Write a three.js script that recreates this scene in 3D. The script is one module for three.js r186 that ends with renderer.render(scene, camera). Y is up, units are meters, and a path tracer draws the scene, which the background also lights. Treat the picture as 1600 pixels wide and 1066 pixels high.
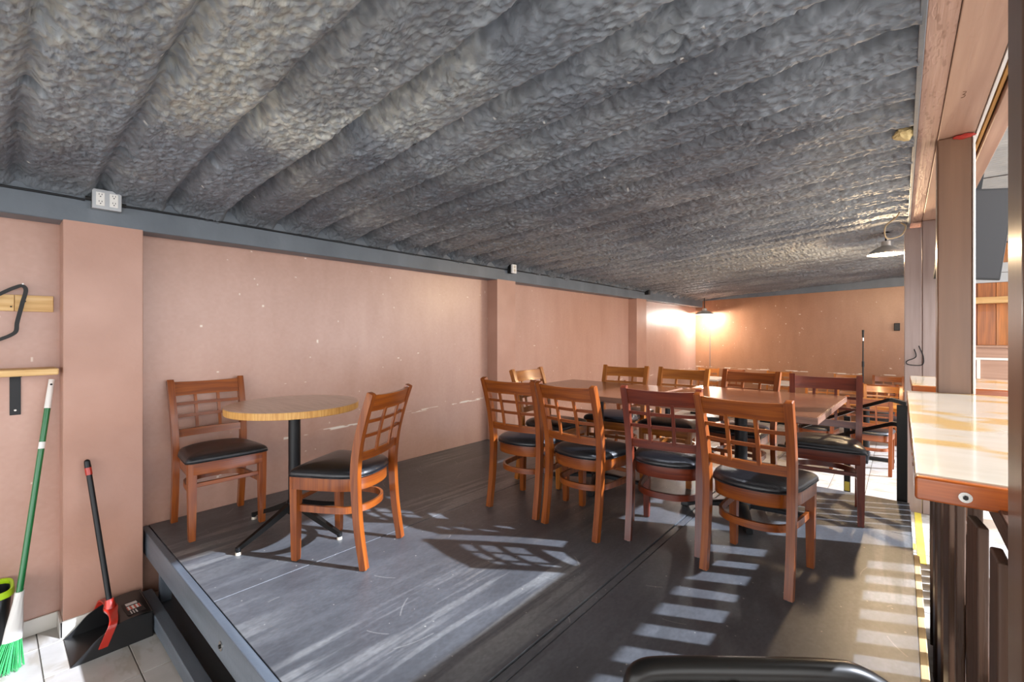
import * as THREE from 'three';
import { RoundedBoxGeometry } from 'three/addons/geometries/RoundedBoxGeometry.js';
import { mergeGeometries, toCreasedNormals, mergeVertices } from 'three/addons/utils/BufferGeometryUtils.js';

// ---------------------------------------------------------------- camera, sky, sun, exposure
const scene = new THREE.Scene();
const renderer = new THREE.WebGLRenderer({ antialias: true });
renderer.toneMapping = THREE.LinearToneMapping;
renderer.toneMappingExposure = 1.9;
renderer.shadowMap.enabled = true;

const FOCAL = 706, W = 1600, H = 1066, EYE = 1.6;
const camera = new THREE.PerspectiveCamera(2 * Math.atan(H / 2 / FOCAL) * 180 / Math.PI, W / H, 0.05, 100);
camera.position.set(0, EYE, 0);
camera.rotation.y = Math.atan((1408 - 800) / FOCAL);
camera.setViewOffset(W, H, 0, 10, W, H);          // horizon sits ten pixels above the middle
scene.add(camera);

scene.background = new THREE.Color(0.93, 0.95, 0.98);
scene.backgroundIntensity = 2.6;

const sun = new THREE.DirectionalLight(0xe6eeff, 7);
{
  const az = new THREE.Vector3(0.89, 0, -0.455).normalize(), el = 31.2 * Math.PI / 180;
  sun.position.copy(az.multiplyScalar(Math.cos(el)).setY(Math.sin(el))).multiplyScalar(20).add(new THREE.Vector3(0, 0, -4));
  sun.target.position.set(0, 0, -4);
  sun.castShadow = true;
  sun.shadow.mapSize.set(2048, 2048);
  const c = sun.shadow.camera; c.left = -12; c.right = 12; c.top = 12; c.bottom = -12; c.near = 1; c.far = 45;
  sun.shadow.radius = 1.5;
  scene.add(sun, sun.target);
}

// ---------------------------------------------------------------- helpers
let seed = 12345;
const rnd = () => { seed = (seed * 1664525 + 1013904223) >>> 0; return seed / 4294967296; };
const rr = (a, b) => a + (b - a) * rnd();
const V = (x, y, z) => new THREE.Vector3(x, y, z);
const clamp = (x, a = 0, b = 1) => Math.min(b, Math.max(a, x));
const sm = (a, b, x) => { const t = clamp((x - a) / (b - a)); return t * t * (3 - 2 * t); };
const mix = (a, b, t) => a + (b - a) * t;
function hash(x, y, s) { let h = (x * 374761393 + y * 668265263 + s * 974634777) | 0; h = Math.imul(h ^ (h >>> 13), 1274126177); h ^= h >>> 16; return (h >>> 0) / 4294967296; }
function vn(x, y, s = 0, px = 0, py = 0) {         // value noise, optionally periodic
  const xi = Math.floor(x), yi = Math.floor(y), fx = x - xi, fy = y - yi, u = fx * fx * (3 - 2 * fx), v = fy * fy * (3 - 2 * fy);
  const wx = (i) => px ? ((i % px) + px) % px : i, wy = (i) => py ? ((i % py) + py) % py : i;
  const a = hash(wx(xi), wy(yi), s), b = hash(wx(xi + 1), wy(yi), s), c = hash(wx(xi), wy(yi + 1), s), d = hash(wx(xi + 1), wy(yi + 1), s);
  return a + (b - a) * u + (c - a) * v + (a - b - c + d) * u * v;
}
function fbm(x, y, o = 4, s = 0, px = 0, py = 0) { let a = 0, w = 0.5, n = 0; for (let i = 0; i < o; i++) { a += w * vn(x, y, s + i * 17, px, py); n += w; w *= 0.5; x *= 2; y *= 2; px *= 2; py *= 2; } return a / n; }

function tex(w, h, fn, srgb = true, wrap = true) {
  const d = new Uint8Array(w * h * 4);
  for (let j = 0; j < h; j++) for (let i = 0; i < w; i++) {
    const c = fn((i + 0.5) / w, (j + 0.5) / h), k = (j * w + i) * 4;
    if (typeof c === 'number') { d[k] = d[k + 1] = d[k + 2] = clamp(c) * 255; } else { d[k] = clamp(c[0], 0, 255); d[k + 1] = clamp(c[1], 0, 255); d[k + 2] = clamp(c[2], 0, 255); }
    d[k + 3] = 255;
  }
  const t = new THREE.DataTexture(d, w, h, THREE.RGBAFormat);
  t.magFilter = THREE.LinearFilter; t.minFilter = THREE.LinearMipmapLinearFilter; t.generateMipmaps = true;
  if (wrap) t.wrapS = t.wrapT = THREE.RepeatWrapping;
  if (srgb) t.colorSpace = THREE.SRGBColorSpace;
  t.needsUpdate = true;
  return t;
}
const lerp3 = (a, b, t) => [mix(a[0], b[0], t), mix(a[1], b[1], t), mix(a[2], b[2], t)];
function rep(t, x, y) { const c = t.clone(); c.repeat.set(x, y); c.needsUpdate = true; return c; }

// names and tags
const taken = new Map();
function numbered(n) { const k = taken.get(n) || 0; taken.set(n, k + 1); return k ? n + '_' + String(k).padStart(3, '0') : n; }
function shade(o) { o.castShadow = true; o.receiveShadow = true; return o; }
function thing(name, label, category, p = [0, 0, 0], turn = 0, group) {
  const o = new THREE.Group(); o.name = numbered(name); o.position.set(...p); o.rotation.y = turn; scene.add(o);
  o.userData = { label, category }; if (group) o.userData.group = group;
  return o;
}
function part(name, geo, mat, parent, label) { const m = shade(new THREE.Mesh(geo, mat)); m.name = name; parent.add(m); if (label) m.userData.label = label; return m; }
function single(name, geo, mat, label, category, group) { const m = shade(new THREE.Mesh(geo, mat)); m.name = numbered(name); scene.add(m); m.userData = { label, category }; if (group) m.userData.group = group; return m; }
function struct(name, geo, mat, label) { const m = shade(new THREE.Mesh(geo, mat)); m.name = name; scene.add(m); m.userData = { kind: 'structure', label }; return m; }
function structGroup(name, label) { const m = new THREE.Group(); m.name = name; scene.add(m); m.userData = { kind: 'structure', label }; return m; }

// geometry
function uvBox(g, grain = 0, off = 0) {            // uv in metres, first coordinate along the grain axis
  const p = g.attributes.position, n = g.attributes.normal, uv = new Float32Array(p.count * 2);
  for (let i = 0; i < p.count; i++) {
    const P = [p.getX(i), p.getY(i), p.getZ(i)], N = [Math.abs(n.getX(i)), Math.abs(n.getY(i)), Math.abs(n.getZ(i))];
    const d = N[0] > N[1] && N[0] > N[2] ? 0 : N[1] > N[2] ? 1 : 2;
    let a = grain, b;
    if (d === grain) { a = (grain + 1) % 3; b = (grain + 2) % 3; } else b = 3 - d - grain;
    uv[i * 2] = P[a] + off; uv[i * 2 + 1] = P[b] + off * 0.37;
  }
  g.setAttribute('uv', new THREE.BufferAttribute(uv, 2));
  return g;
}
function bx(x0, x1, y0, y1, z0, z1, r = 0.003, grain) {
  if (x0 > x1) [x0, x1] = [x1, x0]; if (y0 > y1) [y0, y1] = [y1, y0]; if (z0 > z1) [z0, z1] = [z1, z0];
  const w = x1 - x0, h = y1 - y0, d = z1 - z0;
  const g = r > 0 ? new RoundedBoxGeometry(w, h, d, 1, Math.min(r, w / 2.01, h / 2.01, d / 2.01)) : new THREE.BoxGeometry(w, h, d);
  g.translate((x0 + x1) / 2, (y0 + y1) / 2, (z0 + z1) / 2);
  if (grain === undefined) grain = w >= h && w >= d ? 0 : h >= d ? 1 : 2;
  return uvBox(g.index ? g.toNonIndexed() : g, grain, rnd() * 7);
}
function loft(rings, { caps = true, close = true, crease = 0.6, grain = 1 } = {}) {   // rings of equal point count
  const n = rings[0].length, pos = [], idx = [];
  for (const r of rings) for (const p of r) pos.push(p.x, p.y, p.z);
  const m = close ? n : n - 1;
  for (let i = 0; i < rings.length - 1; i++) for (let j = 0; j < m; j++) { const a = i * n + j, b = i * n + (j + 1) % n, c = a + n, d = b + n; idx.push(a, b, d, a, d, c); }
  if (caps && close) for (const [k, flip] of [[0, true], [rings.length - 1, false]]) {
    const c = rings[k].reduce((s, p) => s.add(p), V(0, 0, 0)).divideScalar(n), ci = pos.length / 3; pos.push(c.x, c.y, c.z);
    for (let j = 0; j < n; j++) { const a = k * n + j, b = k * n + (j + 1) % n; flip ? idx.push(ci, b, a) : idx.push(ci, a, b); }
  }
  let g = new THREE.BufferGeometry(); g.setAttribute('position', new THREE.Float32BufferAttribute(pos, 3)); g.setIndex(idx);
  g = toCreasedNormals(g, crease);
  return uvBox(g, grain, rnd() * 5);
}
function rod(a, b, r0, r1 = r0, seg = 14) { const l = a.distanceTo(b), g = new THREE.CylinderGeometry(r1, r0, l, seg); g.translate(0, l / 2, 0); g.applyQuaternion(new THREE.Quaternion().setFromUnitVectors(V(0, 1, 0), b.clone().sub(a).normalize())); g.translate(a.x, a.y, a.z); return g; }
function tube(pts, r, n = 40, seg = 8, tension = 0.5) { return new THREE.TubeGeometry(new THREE.CatmullRomCurve3(pts, false, 'catmullrom', tension), n, r, seg); }
function lathe(pts, seg = 32) { return toCreasedNormals(new THREE.LatheGeometry(pts.map(([r, y]) => new THREE.Vector2(r, y)), seg), 0.6); }
const merge = (l) => mergeGeometries(l.map((g) => { const h = g.index ? g.toNonIndexed() : g; for (const k of Object.keys(h.attributes)) if (!['position', 'normal', 'uv'].includes(k)) h.deleteAttribute(k); return h; }));

// ---------------------------------------------------------------- materials
const std = (o) => new THREE.MeshPhysicalMaterial({ roughness: 0.6, metalness: 0, ...o });
// wood grain: u runs along the grain; one texture spans 1 m x 0.4 m
function grainTex(dark, mid, light, s, knots = 0) {
  return tex(512, 512, (u, v) => {
    const w = fbm(u * 3, v * 6, 3, s, 3, 6) * 1.2;
    const fine = fbm(u * 8, v * 96, 3, s + 5, 8, 96), band = 0.5 + 0.5 * Math.sin((v * 8 + w * 1.5) * Math.PI * 2);
    let t = 0.25 * band + 0.5 * fine + 0.35 * w - 0.1;
    if (knots) { const k = fbm(u * 5, v * 5, 2, s + 31, 5, 5); t -= knots * sm(0.72, 0.85, k); }
    return t < 0.5 ? lerp3(dark, mid, clamp(t * 2)) : lerp3(mid, light, clamp(t * 2 - 1));
  });
}
const cherryTex = rep(grainTex([90, 36, 8], [134, 66, 16], [166, 92, 26], 3), 1, 2.5);
const redTex = rep(grainTex([66, 20, 9], [104, 40, 18], [130, 58, 26], 8), 1, 2.5);
const honeyTex = rep(grainTex([128, 66, 16], [168, 98, 32], [196, 126, 50], 12), 1, 2.5);
const M = {};
const varnish = { roughness: 0.38, clearcoat: 0.45, clearcoatRoughness: 0.22 };
M.cherry = std({ map: cherryTex, ...varnish });
M.red = std({ map: redTex, ...varnish });
M.honey = std({ map: honeyTex, ...varnish });
M.vinyl = std({ color: 0x15161a, roughness: 0.34, bumpMap: rep(tex(256, 256, (u, v) => fbm(u * 40, v * 40, 2, 4, 40, 40), false), 8, 8), bumpScale: 0.0006, clearcoat: 0.25, clearcoatRoughness: 0.4 });
M.blackMetal = std({ color: 0x1b1c1e, roughness: 0.42, metalness: 0.3 });
M.rail = std({ color: 0x242321, roughness: 0.34, metalness: 0.55 });
M.chrome = std({ color: 0xc9c7c2, roughness: 0.25, metalness: 1 });
M.glide = std({ color: 0xcfc6b4, roughness: 0.6 });
M.white = std({ color: 0xe9e7e2, roughness: 0.45 });
M.dark = std({ color: 0x101010, roughness: 0.7 });
M.tableTop = std({ map: rep(grainTex([74, 40, 24], [108, 64, 40], [134, 88, 60], 21), 1.2, 2), roughness: 0.26, clearcoat: 0.5, clearcoatRoughness: 0.12 });
M.tableEdge = std({ map: rep(grainTex([96, 62, 46], [132, 96, 78], [164, 132, 114], 22), 1, 2), roughness: 0.35 });
M.oakTop = std({ map: rep(grainTex([170, 138, 110], [194, 164, 138], [212, 186, 164], 25), 1.4, 3), roughness: 0.3, clearcoat: 0.3, clearcoatRoughness: 0.2 });
M.oakEdge = std({ map: rep(grainTex([176, 120, 52], [208, 156, 84], [226, 186, 116], 26), 2, 6), roughness: 0.45 });
M.pine = std({ map: rep(grainTex([196, 146, 84], [222, 182, 122], [236, 206, 154], 27, 0.5), 1, 2), roughness: 0.55 });
M.honeyTop = std({ map: rep(grainTex([176, 106, 42], [206, 142, 68], [226, 172, 100], 28), 1.2, 2), roughness: 0.3, clearcoat: 0.3 });
M.paleTop = std({ map: rep(grainTex([190, 180, 166], [214, 206, 194], [232, 226, 216], 29), 1, 2), roughness: 0.3 });

// painted surfaces
const wallMottle = (s) => (u, v) => fbm(u * 6, v * 6, 5, s, 6, 6);
function paintTex(base, dark, light, s, w, h, lenX, lenY, extra) {
  return tex(w, h, (u, v) => {
    const x = u * lenX, y = v * lenY, a = fbm(x * 0.9, y * 0.9, 4, s), b = fbm(x * 9, y * 2.2, 3, s + 40), c = fbm(x * 60, y * 60, 2, s + 80);
    let t = (a - 0.5) * 1.2 + (b - 0.5) * 0.5 + (c - 0.5) * 0.25;
    let col = t < 0 ? lerp3(base, dark, clamp(-t * 1.6)) : lerp3(base, light, clamp(t * 1.6));
    return extra ? extra(x, y, col) : col;
  }, true, false);
}
const rollBump = rep(tex(512, 512, (u, v) => 0.6 * fbm(u * 60, v * 60, 3, 90, 60, 60) + 0.4 * fbm(u * 8, v * 20, 3, 91, 8, 20), false), 1, 1);
// scuffs: chips rubbed through to the white wall behind the paint, at chair-back height
const scuff = (x, y, y0, s, dens) => { const d = Math.abs(y - y0 - 0.03 * (fbm(x * 1.1, 3, 2, s) - 0.5)); if (d > 0.03) return 0; const on = fbm(x * 7, y * 60, 3, s + 3); return sm(0.64 - dens, 0.68 - dens, on) * sm(0.014, 0.006, d); };
const LW = 14, LH = 2.42;                           // left wall texture extent in metres: z from 3 to -11
const leftTex = paintTex([186, 145, 127], [170, 128, 107], [200, 162, 146], 200, 2048, 512, LW, LH, (x, y, c) => {
  const z = 3 - x; let k = 0;
  if (z < -1.45 && z > -3.6) k = scuff(x, y, 0.83 - (z + 1.8) * 0.04, 210, 0.1);
  if (z < -4.2) k = scuff(x, y, 0.86, 214, 0.04);
  const chip = fbm(x * 26, y * 26, 2, 219); k = Math.max(k, 0.8 * sm(0.915, 0.925, chip));
  return lerp3(c, [236, 226, 214], clamp(k));
});
M.wallLeft = std({ map: leftTex, roughness: 0.36, bumpMap: rollBump, bumpScale: 0.0008, clearcoat: 0.6, clearcoatRoughness: 0.34 });
const backTex = paintTex([160, 113, 82], [142, 96, 66], [176, 130, 100], 230, 1024, 512, 7.2, 3.4, (x, y, c) => lerp3(c, [232, 222, 208], clamp(Math.max(scuff(x, y, 0.88, 233, 0.1), 0.8 * sm(0.915, 0.925, fbm(x * 22, y * 22, 2, 236))))));
M.wallBack = std({ map: backTex, roughness: 0.34, bumpMap: rollBump, bumpScale: 0.0008, clearcoat: 0.25, clearcoatRoughness: 0.3 });
const paintTile = tex(512, 512, (u, v) => lerp3([166, 122, 102], [196, 154, 136], 0.15 + 0.7 * fbm(u * 4, v * 4, 5, 260, 4, 4)));
M.pilaster = std({ map: paintTile, roughness: 0.36, bumpMap: rollBump, bumpScale: 0.0008, clearcoat: 0.2, clearcoatRoughness: 0.3 });
M.ledger = std({ map: tex(512, 512, (u, v) => lerp3([82, 90, 98], [114, 122, 130], fbm(u * 6, v * 3, 5, 270, 6, 3))), roughness: 0.42, bumpMap: rollBump, bumpScale: 0.001 });
// rough sawn timber painted pinkish brown
const roughBump = tex(512, 512, (u, v) => { const a = fbm(u * 4, v * 60, 3, 300, 4, 60), k = fbm(u * 10, v * 22, 3, 303, 10, 22); return 0.6 * a + 0.4 * (1 - sm(0.62, 0.72, k)); }, false);
M.roughTimber = std({ map: rep(tex(512, 512, (u, v) => { const k = fbm(u * 12, v * 26, 3, 303, 12, 26); return lerp3(lerp3([170, 132, 114], [196, 160, 142], fbm(u * 3, v * 24, 4, 306, 3, 24)), [140, 104, 88], 0.5 * sm(0.66, 0.76, k)); }), 1.2, 2.5), roughness: 0.6, bumpMap: rep(roughBump, 1.2, 2.5), bumpScale: 0.003 });
M.timber = std({ map: rep(tex(512, 512, (u, v) => lerp3([160, 122, 102], [190, 154, 132], fbm(u * 2, v * 22, 4, 312, 2, 22))), 0.8, 2), roughness: 0.48, bumpMap: rep(roughBump, 0.8, 2), bumpScale: 0.0008 });
M.postPaint = std({ map: rep(tex(512, 512, (u, v) => lerp3([104, 74, 54], [128, 94, 70], fbm(u * 2, v * 16, 4, 318, 2, 16))), 0.8, 2), roughness: 0.4, clearcoat: 0.3, clearcoatRoughness: 0.25 });
M.farPost = std({ map: rep(tex(512, 512, (u, v) => lerp3([134, 112, 104], [164, 144, 136], fbm(u * 3, v * 18, 4, 322, 3, 18))), 0.8, 2), roughness: 0.34, clearcoat: 0.3, clearcoatRoughness: 0.25 });
M.slat = std({ map: rep(tex(512, 512, (u, v) => lerp3([66, 46, 34], [104, 76, 56], fbm(u * 2, v * 30, 4, 326, 2, 30))), 1, 3), roughness: 0.5, bumpMap: rep(roughBump, 1, 3), bumpScale: 0.001 });
M.slatBare = std({ map: rep(grainTex([128, 82, 46], [160, 108, 64], [182, 132, 84], 330), 1, 3), roughness: 0.55 });
M.gold = std({ color: 0xb9822f, roughness: 0.5 });
M.barTop = std({ map: tex(1024, 512, (u, v) => { const g = fbm(u * 5, v * 42, 4, 340), b = fbm(u * 3.4, v * 9, 3, 345), b2 = fbm(u * 2.2, v * 14, 3, 349); return lerp3(lerp3([192, 178, 154], [212, 200, 180], g), [200, 152, 74], 0.8 * sm(0.58, 0.72, Math.max(b, b2))); }), roughness: 0.22, clearcoat: 0.8, clearcoatRoughness: 0.1 });
M.barEdge = std({ map: rep(grainTex([138, 62, 12], [170, 84, 22], [192, 106, 38], 352), 1, 3), roughness: 0.3, clearcoat: 0.6, clearcoatRoughness: 0.15 });

// platform: dark blue grey paint, worn along the grain of the plywood, peppered with scratches and specks
const platTex = tex(2048, 2048, (() => {
  const scr = []; for (let i = 0; i < 70; i++) scr.push([rr(0, 1), rr(0, 1), rr(-3.1, 3.1), rr(0.004, 0.022), rr(0.0004, 0.0009)]);
  const cell = new Map(); scr.forEach((s) => { for (let k = 0; k <= 24; k++) { const x = s[0] + Math.cos(s[2]) * s[3] * (k / 12 - 1), y = s[1] + Math.sin(s[2]) * s[3] * (k / 12 - 1), key = Math.floor(x * 40) + ',' + Math.floor(y * 40); if (!cell.has(key)) cell.set(key, new Set()); cell.get(key).add(s); } });
  return (u, v) => {
    const x = u * 3.7, z = v * 3.7, wear = fbm(x * 1.3, z * 0.7, 4, 400), streak = fbm(x * 26, z * 1.6, 4, 405), cloud = fbm(x * 4, z * 3, 4, 410), fine = fbm(x * 110, z * 60, 2, 415);
    let c = lerp3([72, 74, 77], [102, 105, 109], clamp(0.2 + 0.9 * (cloud - 0.35) + 0.5 * (streak - 0.5)));
    c = lerp3(c, [152, 152, 148], 0.55 * sm(0.52, 0.72, wear) * sm(0.42, 0.62, streak));
    c = lerp3(c, [136, 122, 104], 0.45 * sm(0.56, 0.7, fbm(x * 1.6, z * 1.2, 4, 420)) * sm(0.4, 0.6, streak));
    c = lerp3(c, [62, 64, 68], 0.5 * sm(0.6, 0.72, fbm(x * 2.2, z * 1.6, 4, 425)));
    c = c.map((q) => q * (0.9 + 0.2 * fine));
    const sp = vn(x * 55, z * 55, 430), sp2 = hash(Math.floor(x * 24), Math.floor(z * 24), 433);
    if (sp2 > 0.955) { const fx = x * 24 % 1 - 0.5, fz = z * 24 % 1 - 0.5; if (Math.hypot(fx, fz) < 0.03 + 0.08 * sp) c = lerp3(c, [176, 172, 162], 0.8); }
    const near = cell.get(Math.floor(u * 40) + ',' + Math.floor(v * 40));
    if (near) for (const s of near) { const dx = u - s[0], dy = v - s[1], a = dx * Math.cos(s[2]) + dy * Math.sin(s[2]), b = -dx * Math.sin(s[2]) + dy * Math.cos(s[2]); if (Math.abs(a) < s[3] && Math.abs(b + 0.1 * a * a / s[3]) < s[4]) c = lerp3(c, [172, 170, 162], 0.4); }
    return c;
  };
})(), true, false);
const platBump = rep(tex(512, 512, (u, v) => 0.7 * fbm(u * 40, v * 4, 3, 440, 40, 4) + 0.3 * fbm(u * 50, v * 50, 2, 444, 50, 50), false), 1, 1);
M.plat = std({ map: platTex, roughness: 0.42, bumpMap: platBump, bumpScale: 0.001, clearcoat: 0.15, clearcoatRoughness: 0.35 });
M.platEdge = std({ map: rep(tex(512, 512, (u, v) => lerp3([70, 77, 85], [104, 113, 122], fbm(u * 3, v * 16, 4, 450, 3, 16))), 0.7, 1.4), roughness: 0.4, bumpMap: rollBump, bumpScale: 0.0008 });
M.rawPly = std({ map: rep(grainTex([176, 142, 92], [204, 172, 124], [222, 196, 152], 456), 1, 2), roughness: 0.7 });
M.tape = std({ map: tex(256, 256, (u, v) => lerp3([214, 190, 60], [236, 216, 96], fbm(u * 8, v * 8, 4, 460, 8, 8))), roughness: 0.5 });

// ---------------------------------------------------------------- the room shell
const XW = -3.51, XP = -3.36, ZB = -10.42, ZF = 3.0, PY = 0.43;   // wall plane, pilaster plane, back wall, wall behind, platform height
const XR = 3.2;                                                    // open side of the bar room
function planeZ(w, h, uvw, uvh, ox = 0, oy = 0) {}
{
  // left wall, uv laid out in metres over the long paint texture
  const g = new THREE.BoxGeometry(0.15, 2.6, ZF - ZB); g.translate(XW - 0.075, 1.3, (ZF + ZB) / 2);
  const p = g.attributes.position, uv = g.attributes.uv;
  for (let i = 0; i < p.count; i++) uv.setXY(i, (3 - p.getZ(i)) / LW, p.getY(i) / LH);
  struct('wall_left', g, M.wallLeft, 'long satin pinkish brown wall behind the tables');
}
{
  const g = bx(XW - 0.15, 0.10, 0, 3.4, ZB - 0.15, ZB, 0);
  const p = g.attributes.position, uv = g.attributes.uv; for (let i = 0; i < p.count; i++) uv.setXY(i, (p.getX(i) + 3.7) / 7.2, p.getY(i) / 3.4);
  struct('wall_back', g, M.wallBack, 'brown end wall under the low foam ceiling');
}
[[-0.26, -0.595], [-3.655, -3.965], [-7.11, -7.49]].forEach(([a, b], i) => struct('trim_' + (i + 1), bx(XW - 0.01, XP, 0.0, 2.215, b, a, 0.004), M.pilaster, ['pilaster beside the dustpan', 'pilaster beside the long table', 'pilaster nearest the end wall'][i]));
struct('trim_4', bx(XW - 0.01, XP, 2.205, 2.42, ZB, ZF, 0.006), M.ledger, 'dark grey ledger board along the top of the left wall');
// slanting dark board where the end wall meets the ceiling
{
  const s = new THREE.Shape(); s.moveTo(XW, 2.345); s.lineTo(0.06, 2.445); s.lineTo(0.06, 2.72); s.lineTo(XW, 2.45); s.closePath();
  const g = new THREE.ExtrudeGeometry(s, { depth: 0.05, bevelEnabled: false }); g.translate(0, 0, ZB - 0.001);
  struct('trim_5', uvBox(g, 0), M.ledger, 'dark slanting board along the top of the end wall');
}
// bar room shell
struct('wall_right', merge([bx(XR, XR + 0.15, 0, 0.75, ZB, ZF, 0), bx(XR, XR + 0.15, 3.12, 3.5, ZB, -6.8, 0), bx(XR, XR + 0.15, 3.12, 3.5, -1.5, ZF, 0), ...[-10.3, -6.9, -0.2, 2.9].map((z) => bx(XR, XR + 0.15, 0.75, 3.12, z - 0.09, z + 0.09, 0))]), M.pilaster, 'open side of the bar room with a low wall and posts');
struct('wall_front', merge([bx(XW - 0.15, -2.9, 0, 3.4, ZF, ZF + 0.15, 0), bx(2.7, XR + 0.15, 0, 3.4, ZF, ZF + 0.15, 0), bx(-2.9, 2.7, 2.45, 3.4, ZF, ZF + 0.15, 0)]), M.pilaster, 'wall behind with a wide open doorway');
single('outdoor_ground', bx(-12, 18, -0.14, -0.06, -18, 14, 0), std({ color: 0x9a958b, roughness: 0.9 }), 'pale concrete ground outside the building', 'ground').userData = { kind: 'structure', label: 'pale concrete ground outside the building' };

// corrugated metal roof over the bar, open to the sky over the middle bay
{
  const per = 0.075, step = 8;
  const sheet = (x0, x1, za, zb) => {
    const pos = [], idx = [], n = Math.round((zb - za) / per * step);
    for (let i = 0; i <= n; i++) { const z = za + i * per / step, y = 3.24 + 0.011 * Math.sin(i / step * Math.PI * 2); for (const [x, dy] of [[x0, 0], [x1, 0], [x1, 0.01], [x0, 0.01]]) pos.push(x, y + dy, z); }
    for (let i = 0; i < n; i++) for (let j = 0; j < 4; j++) { const a = i * 4 + j, b = i * 4 + (j + 1) % 4; idx.push(a, b, b + 4, a, b + 4, a + 4); }
    let g = new THREE.BufferGeometry(); g.setAttribute('position', new THREE.Float32BufferAttribute(pos, 3)); g.setIndex(idx); g = toCreasedNormals(g, 0.8); return uvBox(g, 0);
  };
  const r = structGroup('ceiling_bar', 'corrugated metal roof over the bar');
  const mt = std({ map: tex(256, 256, (u, v) => lerp3([150, 152, 152], [184, 186, 184], fbm(u * 6, v * 6, 4, 470, 6, 6))), roughness: 0.4, metalness: 0.35 });
  part('roof_sheet', sheet(0.1, XR + 0.5, ZB - 0.2, -6.8), mt, r);
  part('roof_sheet', sheet(0.1, 1.2, -6.8, -1.5), mt, r);
  part('roof_sheet', sheet(0.1, XR + 0.5, -1.5, ZF + 0.3), mt, r);
}

// ---------------------------------------------------------------- foam ceiling
const ceilY = (x) => 2.405 + 0.068 * (x + 3.53);
function foam(x, z) {
  const w = 0.018 * (fbm(x * 1.1, z * 0.8, 3, 500) - 0.5) * 2;
  const k = (-(z + w) - 0.11) / 0.3125, ki = Math.round(k), d = (k - ki) * 0.3125;
  const s = hash(ki, 3, 511), along = fbm(x * 2.6 + ki * 7.3, ki * 3.1, 3, 515);
  const near = sm(3.5, 1.5, k), depth = mix(0.042, 0.084, s) * (0.55 + along) * mix(1, 0.66, near);
  let y = depth * Math.exp(-Math.pow((d + 0.015) / (d < -0.015 ? 0.024 : mix(0.06, 0.03, near)), 2));      // groove under each roof rib, steeper on its near side
  y -= 0.012 * Math.exp(-Math.pow((d + 0.07) / 0.03, 2)) * (0.4 + s) + mix(0.02, 0.008, near) * Math.sin(Math.PI * Math.abs(d) / 0.3125);
  const pock = fbm(x * 9 + ki * 2.7, ki * 5.7, 2, 520); y += 0.03 * sm(0.62, 0.8, pock) * Math.exp(-Math.pow(d / 0.04, 2));
  y += 0.014 * (fbm(x * 3, z * 3, 3, 525) - 0.5) + 0.012 * (fbm(x * 11, z * 14, 3, 530) - 0.5);
  const r = Math.hypot((x + 0.59) * 1.0, (z + 1.49) * 1.0), ringR = 0.045 + 0.008 * vn(Math.atan2(z + 1.49, x + 0.59) * 1.5, 0, 533);
  y += 0.022 * Math.exp(-Math.pow((r - ringR) / 0.012, 2)) - 0.008 * Math.exp(-Math.pow((r - ringR - 0.02) / 0.008, 2));
  y -= 0.05 * Math.exp(-Math.max(0, x + 3.36) / 0.05) * (0.6 + 0.8 * fbm(x * 5, z * 5, 3, 540));   // cove down to the ledger
  y -= 0.03 * Math.exp(-Math.max(0, 0.05 - x) / 0.05) * fbm(x * 6, z * 6, 3, 544);
  const wx = x + 0.02 * fbm(x * 12, z * 12, 2, 546), wz = z + 0.03 * fbm(x * 9, z * 9, 2, 547);
  y -= 0.0125 * Math.pow(1 - Math.abs(2 * vn(wx * 40, wz * 66, 548) - 1), 1.5) * (0.35 + 1.1 * fbm(x * 2.1, z * 2.6, 2, 549)) + 0.004 * vn(wx * 75, wz * 130, 551);
  return ceilY(x) + y - 0.012;
}
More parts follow.
